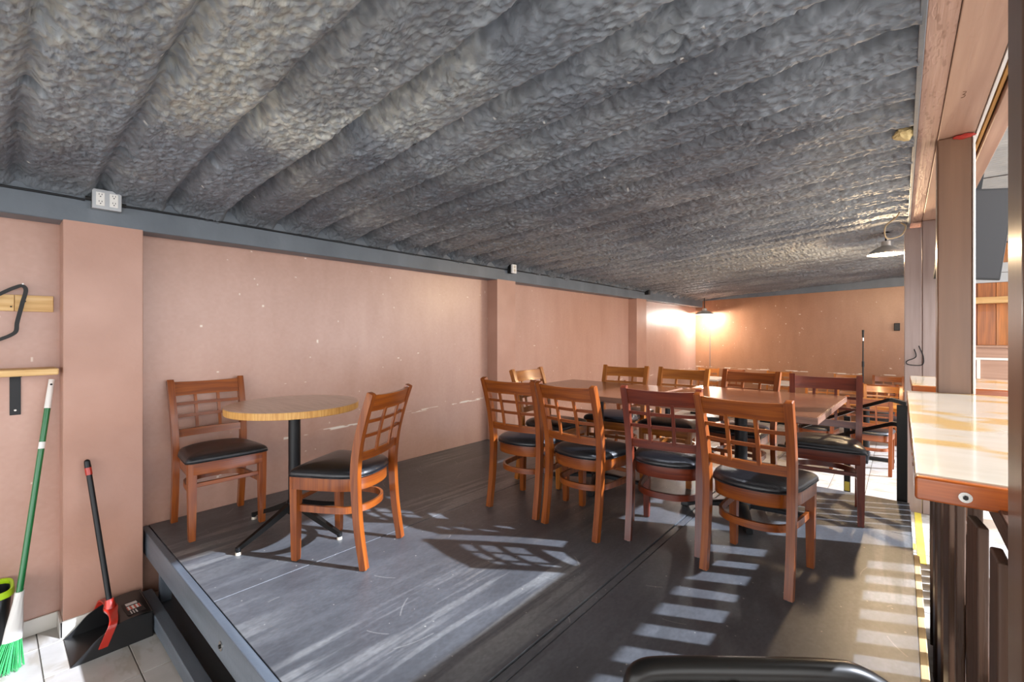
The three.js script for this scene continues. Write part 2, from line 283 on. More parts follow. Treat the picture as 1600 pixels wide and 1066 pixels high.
{
  const X = [], Z = [];
  for (let i = 0; i <= 440; i++) X.push(mix(XW, 0.05, i / 440));
  for (let z = ZF; z > 0.5; z -= 0.06) Z.push(z);
  for (let z = 0.5; z > -2.6; z -= 0.0065) Z.push(z);
  for (let z = -2.6; z > -5; z -= 0.012) Z.push(z);
  for (let z = -5; z > ZB; z -= 0.03) Z.push(z);
  Z.push(ZB);
  const pos = [], uv = [], idx = [], nx = X.length;
  for (const z of Z) for (const x of X) { pos.push(x, foam(x, z), z); uv.push((x - XW) / 3.6, (ZF - z) / 13.5); }
  for (let j = 0; j < Z.length - 1; j++) for (let i = 0; i < nx - 1; i++) { const a = j * nx + i, b = a + 1, c = a + nx, d = c + 1; idx.push(a, b, d, a, d, c); }
  const g = new THREE.BufferGeometry(); g.setAttribute('position', new THREE.Float32BufferAttribute(pos, 3)); g.setAttribute('uv', new THREE.Float32BufferAttribute(uv, 2)); g.setIndex(idx); g.computeVertexNormals();
  const map = tex(1024, 2048, (u, v) => {
    const x = XW + u * 3.6, z = ZF - v * 13.5;
    const peb = fbm(x * 46, z * 80, 2, 550), cl = fbm(x * 1.6, z * 1.4, 4, 555), big = fbm(x * 0.7, z * 0.9, 3, 560);
    let c = lerp3([106, 113, 121], [138, 145, 153], fbm(x * 3, z * 3, 4, 565));
    // bare foam showing where the black overspray was thin, mostly over the near left corner
    const bare = clamp(0.85 * sm(-0.4, -2.0, x) * sm(-2.2, -0.5, z) + 0.3) * sm(0.36, 0.62, cl);
    c = lerp3(c, [194, 194, 184], clamp(bare * 0.95) * (0.45 + 0.55 * sm(0.3, 0.7, peb)));
    c = c.map((q) => q * (0.86 + 0.28 * vn(x * 38, z * 70, 572)));
    c = lerp3(c, [150, 143, 128], 0.35 * sm(0.55, 0.75, big) * sm(0.45, 0.65, peb));
    c = lerp3(c, [88, 92, 100], 0.4 * sm(0.52, 0.66, fbm(x * 1.3, z * 2.4, 4, 570)));
    if (hash(Math.floor(x * 20), Math.floor(z * 20), 577) > 0.985 && Math.hypot(((x * 20) % 1 + 1) % 1 - 0.5, ((z * 20) % 1 + 1) % 1 - 0.5) < 0.13) c = [214, 214, 210];
    if (x < -3.1) c = lerp3(c, [100, 106, 112], sm(-3.1, -3.3, x) * 0.8);
    return c;
  }, true, false);
  const pebble = tex(1024, 1024, (u, v) => { const wx = fbm(u * 9, v * 9, 2, 583, 9, 9) * 0.06; return Math.pow(fbm((u + wx) * 34, (v + wx) * 62, 3, 580, 34, 62), 1.3); }, false);
  pebble.repeat.set(3.6, 13.5);
  struct('ceiling', g, std({ map, roughness: 0.62, bumpMap: pebble, bumpScale: 0.008 }), 'low sloping ceiling of sprayed foam painted black');
  // roof deck above the foam
  const s = new THREE.Shape(); s.moveTo(XW - 0.15, 2.56); s.lineTo(0.3, 2.80); s.lineTo(0.3, 2.88); s.lineTo(XW - 0.15, 2.64); s.closePath();
  const d = new THREE.ExtrudeGeometry(s, { depth: ZF - ZB + 0.3, bevelEnabled: false }); d.translate(0, 0, ZB - 0.15);
  struct('ceiling_deck', uvBox(d, 2), M.ledger, 'roof deck above the foam');
}

// ---------------------------------------------------------------- tiled floor
{
  const fl = structGroup('floor', 'white ceramic tile floor');
  part('slab', bx(XW - 0.15, XR + 0.15, -0.06, -0.004, ZB - 0.15, ZF + 0.15, 0), std({ color: 0x77726a, roughness: 0.9 }), fl, 'grey grout between the tiles');
  const tileMat = [0, 1, 2, 3].map((k) => std({ map: tex(256, 256, (u, v) => { const m = fbm(u * 3, v * 3, 5, 600 + k * 9, 3, 3), w = fbm(u * 2 + 0.4, v * 5, 4, 605 + k * 9, 2, 5); let c = lerp3([168, 164, 157], [196, 193, 188], m); return lerp3(c, [146, 134, 116], 0.45 * sm(0.52, 0.7, w)); }), roughness: 0.32, clearcoat: 0.2, clearcoatRoughness: 0.2 }));
  const P = 0.305, tg = new RoundedBoxGeometry(0.3, 0.01, 0.3, 1, 0.002); tg.translate(0, -0.0045, 0);
  const rest = [];
  for (let i = -2; i < 22; i++) for (let j = -36; j < 11; j++) {
    const x = -3.02 + (i + 0.5) * P, z = -0.17 + (j + 0.5) * P;
    if (x < XW || x > XR || z < ZB || z > ZF) continue;
    if (x < 0.0 && z < -0.75 && z > -4.1) continue;              // under the platform
    const seen = (x < -1.2 && z > -0.95 && z < 0.55) || (x > -2.2 && x < 0.6 && z < -3.9 && z > -8.2);
    if (seen) { const m = part('tile', tg, tileMat[Math.floor(hash(i, j, 9) * 4)], fl); m.position.set(x, 0.0005 * hash(i, j, 5), z); m.rotation.y = Math.floor(hash(i, j, 11) * 4) * Math.PI / 2; }
    else rest.push(tg.clone().translate(x, 0, z));
  }
  const st = part('tile_field', merge(rest), tileMat[0], fl); st.userData.kind = 'stuff';
}
// white base tiles along the foot of the left wall, outside the platform
{
  const b = structGroup('baseboard_left', 'row of white base tiles at the foot of the left wall');
  const m = std({ color: 0xdcd7cd, roughness: 0.35 });
  for (let k = 0; k < 4; k++) part('base_tile', bx(XW, XW + 0.012, 0, 0.085, -0.255 + k * 0.305, 0.045 + k * 0.305, 0.003), m, b);
  part('base_tile', bx(XP, XP + 0.012, 0, 0.085, -0.59, -0.43, 0.003), m, b);
  part('base_tile', bx(XP, XP + 0.012, 0, 0.085, -0.427, -0.248, 0.003), m, b);
  part('base_tile', bx(XW + 0.012, XP + 0.012, 0, 0.085, -0.26, -0.248, 0.003), m, b);
}

// ---------------------------------------------------------------- platform
{
  const t = thing('platform', 'low dark grey painted wooden platform under the tables', 'platform');
  const x0 = XW + 0.003, x1 = 0.05, z0 = -4.18, z1 = -0.61;
  const sheet = (a, b, c, d) => { const g = bx(a, b, PY - 0.018, PY, c, d, 0.0015); const p = g.attributes.position, uv = g.attributes.uv; for (let i = 0; i < p.count; i++) uv.setXY(i, (p.getX(i) + 3.55) / 3.7, (p.getZ(i) + 4.25) / 3.7); return g; };
  const noseZ = -0.645;
  const xs = [x0, -2.282, -2.276, -1.056, -1.006, x1];
  part('plywood_sheet', sheet(xs[0], xs[1], z0, noseZ - 0.003), M.plat, t);
  part('plywood_sheet', sheet(xs[2], xs[3], z0, noseZ - 0.003), M.plat, t);
  part('plywood_sheet', sheet(xs[4], x1, -3.5, noseZ - 0.003), M.plat, t);
  part('plywood_sheet', sheet(xs[4], x1 - 0.005, z0, -3.503), M.plat, t);
  part('seam_strip', sheet(-1.049, -1.013, z0, noseZ - 0.003).translate(0, -0.003, 0), M.plat, t, 'narrow strip set between two plywood sheets');
  part('subfloor', bx(x0, x1 - 0.01, PY - 0.036, PY - 0.0185, z0 + 0.01, noseZ, 0), M.rawPly, t, 'bare plywood edge showing in the seams');
  part('nosing', bx(x0, x1, PY - 0.14, PY, noseZ, z1, 0.005), M.platEdge, t);
  part('lower_rail', bx(x0 + 0.16, x1, 0.02, 0.105, z1 - 0.025, z1 + 0.03, 0.004), M.platEdge, t);
  part('lower_plate', bx(x0 + 0.16, x1, 0.0, 0.04, z1 - 0.13, z1 - 0.03, 0.003), M.platEdge, t);
  part('mid_beam', bx(x0, x1, 0.20, 0.30, -1.25, -1.21, 0.003), M.slatBare, t);
  for (const x of [-3.3, -2.02, -0.85, -0.03]) part('support_post', bx(x, x + 0.045, 0.04, PY - 0.036, z1 - 0.10, z1 - 0.045, 0.003), M.platEdge, t);
  part('side_board', bx(x1 - 0.02, x1, 0.0, PY - 0.037, z0 + 0.02, noseZ, 0.003), M.platEdge, t);
  part('rear_board', bx(x0, x1 - 0.02, 0.0, PY - 0.037, z0 + 0.01, z0 + 0.03, 0.003), M.platEdge, t);
  part('edge_ledge', bx(x1, x1 + 0.025, PY - 0.05, PY - 0.004, -3.23, z1, 0.004), M.rawPly, t, 'unpainted board along the side');
  for (const [x, y] of [[-2.06, PY - 0.075]]) {
    const w = part('washer', rod(V(x, y, z1 - 0.001), V(x, y, z1 + 0.004), 0.019, 0.019, 20), M.chrome, t); part('bolt_head', rod(V(x, y, z1 + 0.002), V(x, y, z1 + 0.01), 0.009, 0.008, 6), M.rail, w);
  }
}

// ---------------------------------------------------------------- beam, posts, knee wall and drink rails
{
  const b = structGroup('trim_6', 'painted timber beam along the edge of the foam ceiling');
  part('rough_board', bx(0.062, 0.142, 2.62, 2.80, ZB, ZF, 0.004), M.roughTimber, b);
  part('smooth_board', bx(0.143, 0.283, 2.615, 3.22, ZB, ZF, 0.004), M.timber, b);
  part('edge_strip', bx(0.285, 0.297, 2.61, 2.66, ZB, ZF, 0.002), M.white, b, 'bright edge strip');
  part('gold_strip', bx(0.305, 0.318, 2.62, 2.68, ZB, ZF, 0.002), M.gold, b, 'ochre strip');
  part('outer_board', bx(0.325, 0.39, 2.60, 3.22, ZB, ZF, 0.004), M.timber, b);
  part('dark_edge', bx(0.044, 0.0615, 2.588, 2.78, ZB, ZF, 0.003), M.ledger, b, 'dark grey painted edge against the foam');
  // pencilled figure on the soffit
  part('pencil_mark', tube([V(0.196, 2.6145, -2.66), V(0.206, 2.6145, -2.665), V(0.203, 2.6145, -2.685), V(0.197, 2.6145, -2.69), V(0.206, 2.6145, -2.7), V(0.203, 2.6145, -2.72), V(0.194, 2.6145, -2.722)], 0.0011, 40, 5), std({ color: 0x6a4a30, roughness: 0.8 }), b);
}
{
  const t = thing('timber_post', 'brown painted square post standing at the end of the wooden counter', 'post');
  part('shaft', bx(0.142, 0.272, 0, 2.615, -3.36, -3.23, 0.008), M.postPaint, t);
  part('corner_strip', bx(0.2725, 0.282, 1.3, 2.60, -3.27, -3.225, 0.003), M.white, t, 'bright strip down the corner');
}
{
  const t = thing('timber_post', 'dark brown post closest to the camera at the right edge of the picture', 'post');
  part('shaft', bx(0.1275, 0.268, 0, 2.615, -1.06, -0.93, 0.012), M.postPaint, t);
}
{
  const t = thing('timber_post', 'wide greyish painted post farthest along the row, beside the bright lamp', 'post');
  part('shaft', bx(0.142, 0.272, 0, 2.615, -5.56, -5.44, 0.008), M.farPost, t);
  part('cover_board', bx(0.022, 0.14, 0, 2.56, -5.52, -5.44, 0.005), M.farPost, t);
  const c = tube([V(0.09, 1.47, -5.435), V(0.10, 1.40, -5.43), V(0.04, 1.36, -5.43), V(0.05, 1.33, -5.43), V(0.14, 1.33, -5.43), V(0.15, 1.4, -5.432), V(0.12, 1.5, -5.435)], 0.004, 50, 6);
  part('wire_hook', c, M.dark, t, 'loop of dark wire');
}
{
  const t = thing('slatted_knee_wall', 'half wall of dark vertical boards under the nearer counter', 'half wall');
  part('sill', bx(0.145, 0.20, 1.21, 1.255, -3.22, -1.075, 0.003), M.slat, t);
  part('middle_panel', bx(0.168, 0.18, 0.64, 0.92, -3.22, -1.075, 0.002), M.slat, t);
  part('bottom_rail', bx(0.128, 0.18, 0.02, 0.10, -3.22, -1.075, 0.003), M.slat, t);
  const N = 12;
  for (let k = 0; k < N; k++) {
    const z = mix(-3.15, -1.17, k / (N - 1)), g = bx(-0.009, 0.009, 0.03, 1.21, -0.04, 0.04, 0.004, 1);
    g.rotateY(rr(-0.12, 0.12)); g.translate(0.121 + (k % 2) * 0.012, 0, z); part('board', g, M.slat, t);
  }
  for (const z of [-1.42, -1.24]) part('bare_board', bx(0.150, 0.165, 0.03, 0.92, z - 0.05, z + 0.05, 0.003), M.slatBare, t, 'unpainted lighter board');
  part('bracket', bx(0.055, 0.125, 1.13, 1.245, -3.1, -3.06, 0.003), M.slatBare, t);
  part('paint_fleck', new THREE.SphereGeometry(0.008, 10, 8).scale(0.4, 1.4, 1).translate(0.150, 1.02, -1.19), std({ color: 0x7fb0a4, roughness: 0.5 }), t, 'pale green fleck');
}
{
  const t = thing('slatted_knee_wall', 'half wall of dark boards under the farther counter beyond the brown post', 'half wall');
  part('sill', bx(0.14, 0.20, 1.18, 1.255, -4.3, -3.6, 0.003), M.slat, t);
  for (let k = 0; k < 6; k++) part('board', bx(0.15, 0.166, 0, 1.19, -4.28 + k * 0.112, -4.28 + k * 0.112 + 0.09, 0.003), M.slat, t);
}
{
  const t = thing('bar_step', 'low brown boxed step behind the slatted half wall', 'step');
  part('tread', bx(0.22, 0.60, 0.38, 0.41, -3.2, -1.1, 0.004), M.slat, t);
  part('riser', bx(0.23, 0.255, 0.0, 0.38, -3.19, -1.11, 0.003), M.slatBare, t);
  part('riser', bx(0.565, 0.59, 0.0, 0.38, -3.19, -1.11, 0.003), M.slatBare, t);
}
function counter(label, x0, x1, z0, z1) {
  const t = thing('drink_counter', label, 'counter');
  const g = bx(x0, x1, 1.255, 1.30, z0, z1, 0.004);
  const p = g.attributes.position, uv = g.attributes.uv; for (let i = 0; i < p.count; i++) uv.setXY(i, (p.getX(i) - x0) / 0.9, (p.getZ(i) - z0) / 2.1);
  part('top', g, M.barTop, t);
  part('front_edge', bx(x0, x1, 1.247, 1.297, z1, z1 + 0.022, 0.006), M.barEdge, t, 'orange brown varnished front edge');
  return t;
}
{
  const c = counter('nearer wooden drink counter with a worn glossy top and stained rings', 0.022, 0.43, -3.22, -1.32);
  const w = part('washer', rod(V(0.099, 1.269, -1.299), V(0.099, 1.269, -1.294), 0.0105, 0.0105, 20), M.chrome, c); part('bolt_head', rod(V(0.099, 1.269, -1.296), V(0.099, 1.269, -1.289), 0.005, 0.0045, 6), M.rail, w);
  counter('farther wooden drink counter seen past the brown post', 0.048, 0.62, -4.4, -3.62);
}

// ---------------------------------------------------------------- bar side: panelled end wall, shelves, screen
{
  const w = structGroup('wall_back_bar', 'panelled end wall of the bar');
  part('backing', bx(0.10, XR + 0.15, 0, 3.3, ZB - 0.15, ZB - 0.02, 0), M.dark, w);
  const pm = [[176, 102, 36], [190, 118, 50], [150, 76, 28]].map((c, k) => std({ map: rep(grainTex(c.map((q) => q * 0.75), c, c.map((q) => q * 1.2), 700 + k * 7), 0.5, 1.6), roughness: 0.4, clearcoat: 0.2 }));
  for (let k = 0; k < 14; k++) part('panel', bx(0.30 + k * 0.21, 0.505 + k * 0.21, 0, 3.04, ZB - 0.02, ZB + 0.005, 0.003, 1), pm[k % 3], w);
  part('plate', bx(0.30, XR, 3.06, 3.15, ZB, ZB + 0.09, 0.003), M.timber, w);
  part('header_board', bx(0.40, XR, 2.58, 2.73, ZB + 0.005, ZB + 0.05, 0.004), std({ color: 0xc3c9cd, roughness: 0.5 }), w, 'pale painted board');
  part('header_board', bx(0.40, XR, 2.425, 2.575, ZB + 0.005, ZB + 0.05, 0.004), std({ color: 0xbfc6cb, roughness: 0.5 }), w, 'pale painted board');
}
{
  const t = thing('wall_shelf', 'pale wooden shelf on the orange panelled bar wall', 'shelf');
  part('board', bx(0.45, 2.6, 2.09, 2.19, ZB + 0.006, ZB + 0.22, 0.004), M.pine, t);
}
{
  const t = thing('back_bar', 'pinkish brown back bar cabinet with a white rail along the far wall', 'cabinet');
  part('body', bx(0.55, 2.8, 0, 1.40, -9.9, ZB + 0.01, 0.004), M.timber, t);
  part('rail', bx(0.55, 2.8, 1.215, 1.25, -9.899, -9.87, 0.003), M.white, t, 'white rail');
  part('worktop', bx(0.5, 2.85, 1.401, 1.435, -9.86, ZB + 0.01, 0.004), M.timber, t);
  part('upright', bx(0.875, 0.915, 0.9, 1.214, -9.899, -9.875, 0.003), M.white, t, 'white upright');
}
{
  const t = thing('wall_screen', 'black flat television hung at a slant under the corrugated roof', 'television', [0.47, 2.37, -5.0]);
  t.rotation.set(0.10, 0.25, -0.085, 'YXZ');
  part('casing', bx(-0.24, 0.15, -0.345, 0.345, -0.04, 0.0, 0.008), std({ color: 0x1a1a1b, roughness: 0.45 }), t);
  part('screen', bx(-0.225, 0.135, -0.33, 0.33, 0.0005, 0.003, 0.001), std({ color: 0x313134, roughness: 0.5 }), t, 'dull grey screen');
  part('mount', merge([bx(-0.06, -0.02, -0.1, 0.1, -0.1, -0.04, 0.002), bx(-0.06, -0.02, 0.06, 0.80, -0.1, -0.06, 0.002)]), M.blackMetal, t);
}

// ---------------------------------------------------------------- handrails
function flatBar(pts, w, h) {                        // flat steel bar, w across, h tall
  const rings = pts.map((p, i) => { const d = pts[Math.min(i + 1, pts.length - 1)].clone().sub(pts[Math.max(i - 1, 0)]).setY(0).normalize(), s = V(-d.z, 0, d.x).multiplyScalar(w / 2), u = V(0, h / 2, 0); return [p.clone().add(s).add(u), p.clone().sub(s).add(u), p.clone().sub(s).sub(u), p.clone().add(s).sub(u)]; });
  return loft(rings, { crease: 0.3 });
}
{
  const t = thing('handrail', 'black steel handrail at the far corner of the platform', 'handrail');
  const z = -4.23;
  part('post', bx(-0.024, 0.034, 0.0, 1.10, z - 0.025, z + 0.025, 0.002), M.rail, t);
  part('post', bx(-0.335, -0.295, 0.0, 0.97, z - 0.12, z - 0.08, 0.002), M.rail, t);
  part('top_bar', flatBar([V(0.03, 1.112, z), V(-0.05, 1.132, z - 0.01), V(-0.06, 1.132, z - 0.01), V(-0.215, 1.06, z - 0.06), V(-0.32, 1.0, z - 0.1), V(-0.62, 0.84, z - 0.2)], 0.05, 0.026), M.rail, t);
  part('middle_bar', flatBar([V(0.0, 0.955, z), V(-0.03, 0.962, z - 0.005), V(-0.05, 0.96, z - 0.01), V(-0.23, 0.88, z - 0.065), V(-0.32, 0.835, z - 0.1), V(-0.62, 0.69, z - 0.2)], 0.04, 0.028), M.rail, t);
  part('foot_bar', bx(-0.27, 0.0, 0.005, 0.03, z - 0.35, z - 0.31, 0.002), M.rail, t);
  part('caution_sticker', bx(-0.330, -0.300, 0.40, 0.47, z - 0.0795, z - 0.0785, 0), M.tape, t, 'yellow sticker');
}
{
  const t = thing('handrail', 'black bent tube handrail in the foreground at the bottom of the picture', 'handrail');
  part('grip', tube([V(-0.335, 0.955, -0.735), V(-0.352, 0.985, -0.735), V(-0.345, 1.008, -0.745), V(-0.31, 1.014, -0.778), V(-0.2, 1.009, -0.88), V(-0.1, 1.002, -0.972), V(-0.055, 0.99, -1.012), V(0.0, 0.945, -1.055), V(0.03, 0.9, -1.08)], 0.0195, 90, 16, 0.5), M.rail, t);
  part('end_post', rod(V(-0.335, 0.43, -0.735), V(-0.335, 0.96, -0.735), 0.0175, 0.0175, 16), M.chrome, t, 'bright worn steel end of the tube');
  part('bracket', merge([bx(-0.275, -0.225, 0.93, 0.996, -0.83, -0.822, 0.002), bx(-0.222, -0.206, 0.43, 0.995, -0.848, -0.832, 0.002)]), M.rail, t);
  part('bolt_head', rod(V(-0.25, 0.955, -0.822), V(-0.25, 0.955, -0.815), 0.008, 0.007, 6), M.chrome, t);
  part('end_post', rod(V(0.03, 0.43, -1.08), V(0.03, 0.905, -1.08), 0.0185, 0.0185, 16), M.rail, t);
}

// ---------------------------------------------------------------- yellow floor tape
single('floor_tape', bx(0.09, 0.135, 0.001, 0.003, -6.0, -4.25, 0), M.tape, 'long yellow tape line on the tiles beside the counter', 'tape');
single('floor_tape', bx(-0.30, 0.085, 0.001, 0.003, -4.62, -4.5, 0), M.tape, 'short yellow tape strip on the tiles behind the handrail foot', 'tape');

// ---------------------------------------------------------------- chairs
function chairParts() {
  const G = {};
  const outline = (() => { const c = new THREE.CatmullRomCurve3([[0, 0.208], [0.11, 0.206], [0.19, 0.20], [0.212, 0.186], [0.214, 0.16], [0.206, 0.04], [0.194, -0.08], [0.165, -0.155], [0.10, -0.197], [0, -0.212], [-0.10, -0.197], [-0.165, -0.155], [-0.194, -0.08], [-0.206, 0.04], [-0.214, 0.16], [-0.212, 0.186], [-0.19, 0.20], [-0.11, 0.206]].map(([x, z]) => V(x, 0, z)), true, 'centripetal'); const p = c.getPoints(56); p.pop(); return p; })();
  const ring = (k, y, dip = 0) => outline.map((p) => V(p.x * k, y + dip * (p.z > 0 ? p.z * p.z : 0), p.z * k)).reverse();
  G.cushion = loft([[0.965, 0.438], [0.995, 0.441], [1.005, 0.448], [1.0, 0.456], [0.975, 0.466], [0.92, 0.475], [0.8, 0.484], [0.6, 0.491], [0.35, 0.495], [0.1, 0.496]].map(([k, y]) => ring(k, y)), { crease: 1.2 });
  G.piping = loft(((c) => c.concat([c[0]]))([0, 1, 2, 3, 4, 5].map((i) => { const a = i / 6 * Math.PI * 2; return ring(1.0 + 0.014 * Math.cos(a), 0.4415 + 0.0032 * Math.sin(a)); })), { caps: false, crease: 2 });
  G.apron = loft([ring(0.90, 0.372), ring(0.955, 0.372), ring(0.962, 0.376), ring(0.962, 0.438), ring(0.90, 0.438), ring(0.90, 0.372)], { caps: false, grain: 0 });
  const frontLeg = (s) => loft([[0, 0.0155], [0.02, 0.0165], [0.3, 0.0205], [0.438, 0.0215]].map(([y, h]) => { const cx = s * 0.183, cz = 0.172; return [V(cx - h, y, cz + h), V(cx - h, y, cz - h), V(cx + h, y, cz - h), V(cx + h, y, cz + h)].reverse(); }), { crease: 0.3 });
  G.frontLeg = [frontLeg(-1), frontLeg(1)];
  // rear leg and back upright in one bent piece
  const cl = new THREE.CatmullRomCurve3([V(0, 0, -0.228), V(0, 0.2, -0.196), V(0, 0.4, -0.181), V(0, 0.5, -0.182), V(0, 0.62, -0.198), V(0, 0.76, -0.235), V(0, 0.868, -0.272), V(0, 0.88, -0.277)]);
  const stile = (s) => { const R = []; for (let i = 0; i <= 24; i++) { const q = i / 24, p = cl.getPoint(q), d = cl.getTangent(q), nrm = V(0, -d.z, d.y), th = (q < 0.45 ? mix(0.0165, 0.022, q / 0.45) : mix(0.022, 0.0155, (q - 0.45) / 0.55)) * (i === 24 ? 0.55 : 1), w = 0.0175 * (i === 24 ? 0.75 : 1), cx = s * mix(0.186, 0.197, sm(0.2, 1, q)); const f = nrm.multiplyScalar(th); R.push([V(cx - w, p.y + f.y, p.z + f.z), V(cx + w, p.y + f.y, p.z + f.z), V(cx + w, p.y - f.y, p.z - f.z), V(cx - w, p.y - f.y, p.z - f.z)]); } return loft(R, { crease: 0.5 }); };
  G.stile = [stile(-1), stile(1)];
  const backZ = (y) => { let lo = 0, hi = 1; for (let i = 0; i < 24; i++) { const m = (lo + hi) / 2; cl.getPoint(m).y < y ? lo = m : hi = m; } return cl.getPoint(lo).z; };
  const rail = (y0, y1, th, bow, hw, sag = 0) => { const R = []; for (let i = 0; i <= 14; i++) { const x = mix(-hw, hw, i / 14), b = bow * (1 - (x / hw) ** 2), yy1 = y1 - sag * (1 - (x / hw) ** 2), z0 = backZ(y0) - b, z1 = backZ(yy1) - b; R.push([V(x, y0, z0 + th / 2), V(x, yy1, z1 + th / 2), V(x, yy1, z1 - th / 2), V(x, y0, z0 - th / 2)].reverse()); } return loft(R, { crease: 0.5, grain: 0 }); };
  G.crest = rail(0.782, 0.868, 0.021, 0.026, 0.188, 0.006);
  G.rails = [rail(0.721, 0.739, 0.013, 0.026, 0.188), rail(0.647, 0.665, 0.013, 0.026, 0.188), rail(0.53, 0.575, 0.018, 0.024, 0.180)];
  const spindle = (x) => { const R = []; for (let i = 0; i <= 5; i++) { const y = mix(0.565, 0.79, i / 5), z = backZ(y) - 0.024 - 0.008, h = 0.0085; R.push([V(x - h, y, z + 0.006), V(x + h, y, z + 0.006), V(x + h, y, z - 0.006), V(x - h, y, z - 0.006)]); } return loft(R, { crease: 0.5 }); };
  G.spindles = [spindle(-0.064), spindle(0.064)];
  // bentwood hoop from front leg round the back to the other front leg
  const hc = new THREE.CatmullRomCurve3([[0.176, 0.165], [0.174, 0.08], [0.168, -0.02], [0.152, -0.105], [0.09, -0.165], [0, -0.183], [-0.09, -0.165], [-0.152, -0.105], [-0.168, -0.02], [-0.174, 0.08], [-0.176, 0.165]].map(([x, z]) => V(x, 0, z)), false, 'centripetal');
  const HR = []; for (let i = 0; i <= 40; i++) { const p = hc.getPoint(i / 40), d = hc.getTangent(i / 40), n = V(-d.z, 0, d.x).multiplyScalar(0.0075); HR.push([V(p.x + n.x, 0.252, p.z + n.z), V(p.x + n.x, 0.286, p.z + n.z), V(p.x - n.x, 0.286, p.z - n.z), V(p.x - n.x, 0.252, p.z - n.z)].reverse()); }
  G.hoop = loft(HR, { crease: 0.5, grain: 0 });
  G.bar = bx(-0.165, 0.165, 0.298, 0.322, 0.164, 0.182, 0.003);
  G.glide = new THREE.CylinderGeometry(0.009, 0.009, 0.006, 10);
  return G;
}
const CG = chairParts();
function chair(label, x, y, z, fx, fz, mat = M.cherry, group, simple = false) {
  const t = thing('dining_chair', label, 'chair', [x, y + 0.003, z], Math.atan2(fx, fz), group);
  const cu = part('seat_cushion', CG.cushion, M.vinyl, t, 'black vinyl pad');
  if (!simple) part('piping', CG.piping, M.vinyl, cu);
  part('seat_frame', CG.apron, mat, t);
  for (const g of CG.frontLeg) part('front_leg', g, mat, t);
  for (const g of CG.stile) part('back_leg', g, mat, t);
  part('crest_rail', CG.crest, mat, t);
  for (const g of CG.rails) part('back_rail', g, mat, t);
  for (const g of CG.spindles) part('back_spindle', g, mat, t);
  part('hoop_stretcher', CG.hoop, mat, t);
  part('front_stretcher', CG.bar, mat, t);
  if (!simple) for (const [gx, gz] of [[-0.183, 0.172], [0.183, 0.172], [-0.186, -0.226], [0.186, -0.226]]) part('glide', CG.glide, M.glide, t, 'pale plastic glide').position.set(gx, 0.0, gz);
  return t;
}
const P0 = PY;
chair('wooden lattice back chair against the wall at the left of the small round table', -3.205, P0, -0.94, 1, 0.02, M.cherry);
chair('wooden lattice back chair at the right of the small round table, turned to the wall', -2.3075, P0, -1.285, -0.89, 0.45, M.cherry);
const G1 = 'chairs along the camera side of the long table', G2 = 'chairs along the far side of the long table';
chair('leftmost lattice back chair on the camera side of the long table', -1.955, P0, -2.47, -0.09, -0.99, M.cherry, G1);
chair('second lattice back chair from the left on the camera side of the long table', -1.475, P0, -2.47, 0.05, -0.99, M.cherry, G1);
chair('dark reddish lattice back chair, third from left on camera side of long table', -1.03, P0, -2.63, -0.17, -0.98, M.red, G1);
chair('nearest and rightmost lattice back chair on the camera side of the long table', -0.54, P0, -2.54, 0.08, -0.99, M.cherry, G1);
chair('lattice back chair tucked in at the left end of the long table', -2.14, P0, -3.0, 1, -0.03, M.honey);
chair('leftmost lattice back chair on the far side of the long table', -1.90, P0, -3.59, 0.12, 1, M.honey, G2);
chair('second lattice back chair from the left on the far side of the long table', -1.41, P0, -3.64, 0.03, 1, M.honey, G2);
chair('third lattice back chair from the left on the far side of the long table', -0.935, P0, -3.71, -0.1, 1, M.cherry, G2);
chair('rightmost lattice back chair on the far side of the long table with a sunlit seat', -0.385, P0, -3.62, 0.1, 1, M.red, G2);

// ---------------------------------------------------------------- long table: two square pedestal tables pushed together
function pedestalTable(label, x0, x1, z0, z1, y, cx, cz, turn, group) {
  const t = thing('pedestal_table', label, 'table', [cx, y, cz], 0, group);
  const a = x0 - cx, b = x1 - cx, c = z0 - cz, d = z1 - cz;
  const top = part('table_top', bx(a, b, 0.722, 0.752, c, d, 0.004, 0), M.tableTop, t);
  part('edge_band', merge([bx(a - 0.003, b + 0.003, 0.718, 0.7505, d, d + 0.004, 0.001), bx(a - 0.003, b + 0.003, 0.718, 0.7505, c - 0.004, c, 0.001), bx(b, b + 0.004, 0.718, 0.7505, c, d, 0.001), bx(a - 0.004, a, 0.718, 0.7505, c, d, 0.001)]), M.tableEdge, top);
  part('column', rod(V(0, 0.06, 0), V(0, 0.71, 0), 0.038, 0.038, 24), M.blackMetal, t);
  part('top_plate', merge([bx(-0.22, 0.22, 0.706, 0.722, -0.03, 0.03, 0.003), bx(-0.03, 0.03, 0.706, 0.722, -0.22, 0.22, 0.003)]), M.blackMetal, t);
  part('hub', lathe([[0.0, 0.035], [0.062, 0.035], [0.062, 0.07], [0.045, 0.095], [0.039, 0.10]], 24), M.blackMetal, t);
  for (let k = 0; k < 4; k++) {
    const an = turn + k * Math.PI / 2, R = []; for (let i = 0; i <= 8; i++) { const q = i / 8, r = mix(0.03, 0.37, q), w = mix(0.036, 0.028, q) * (i === 8 ? 0.6 : 1), y1 = mix(0.078, 0.04, sm(0, 1, q)), y0 = i > 6 ? 0.008 : mix(0.045, 0.018, q); R.push([V(r, y0, w), V(r, y1 - 0.008, w), V(r, y1, w * 0.6), V(r, y1, -w * 0.6), V(r, y1 - 0.008, -w), V(r, y0, -w)].reverse()); }
    const g = loft(R, { crease: 0.7 }); g.rotateY(an); part('foot_arm', g, M.blackMetal, t);
    const gl = new THREE.CylinderGeometry(0.016, 0.016, 0.012, 12); gl.translate(0.345, 0.006, 0); gl.rotateY(an); part('glide', gl, M.dark, t);
  }
  return t;
}
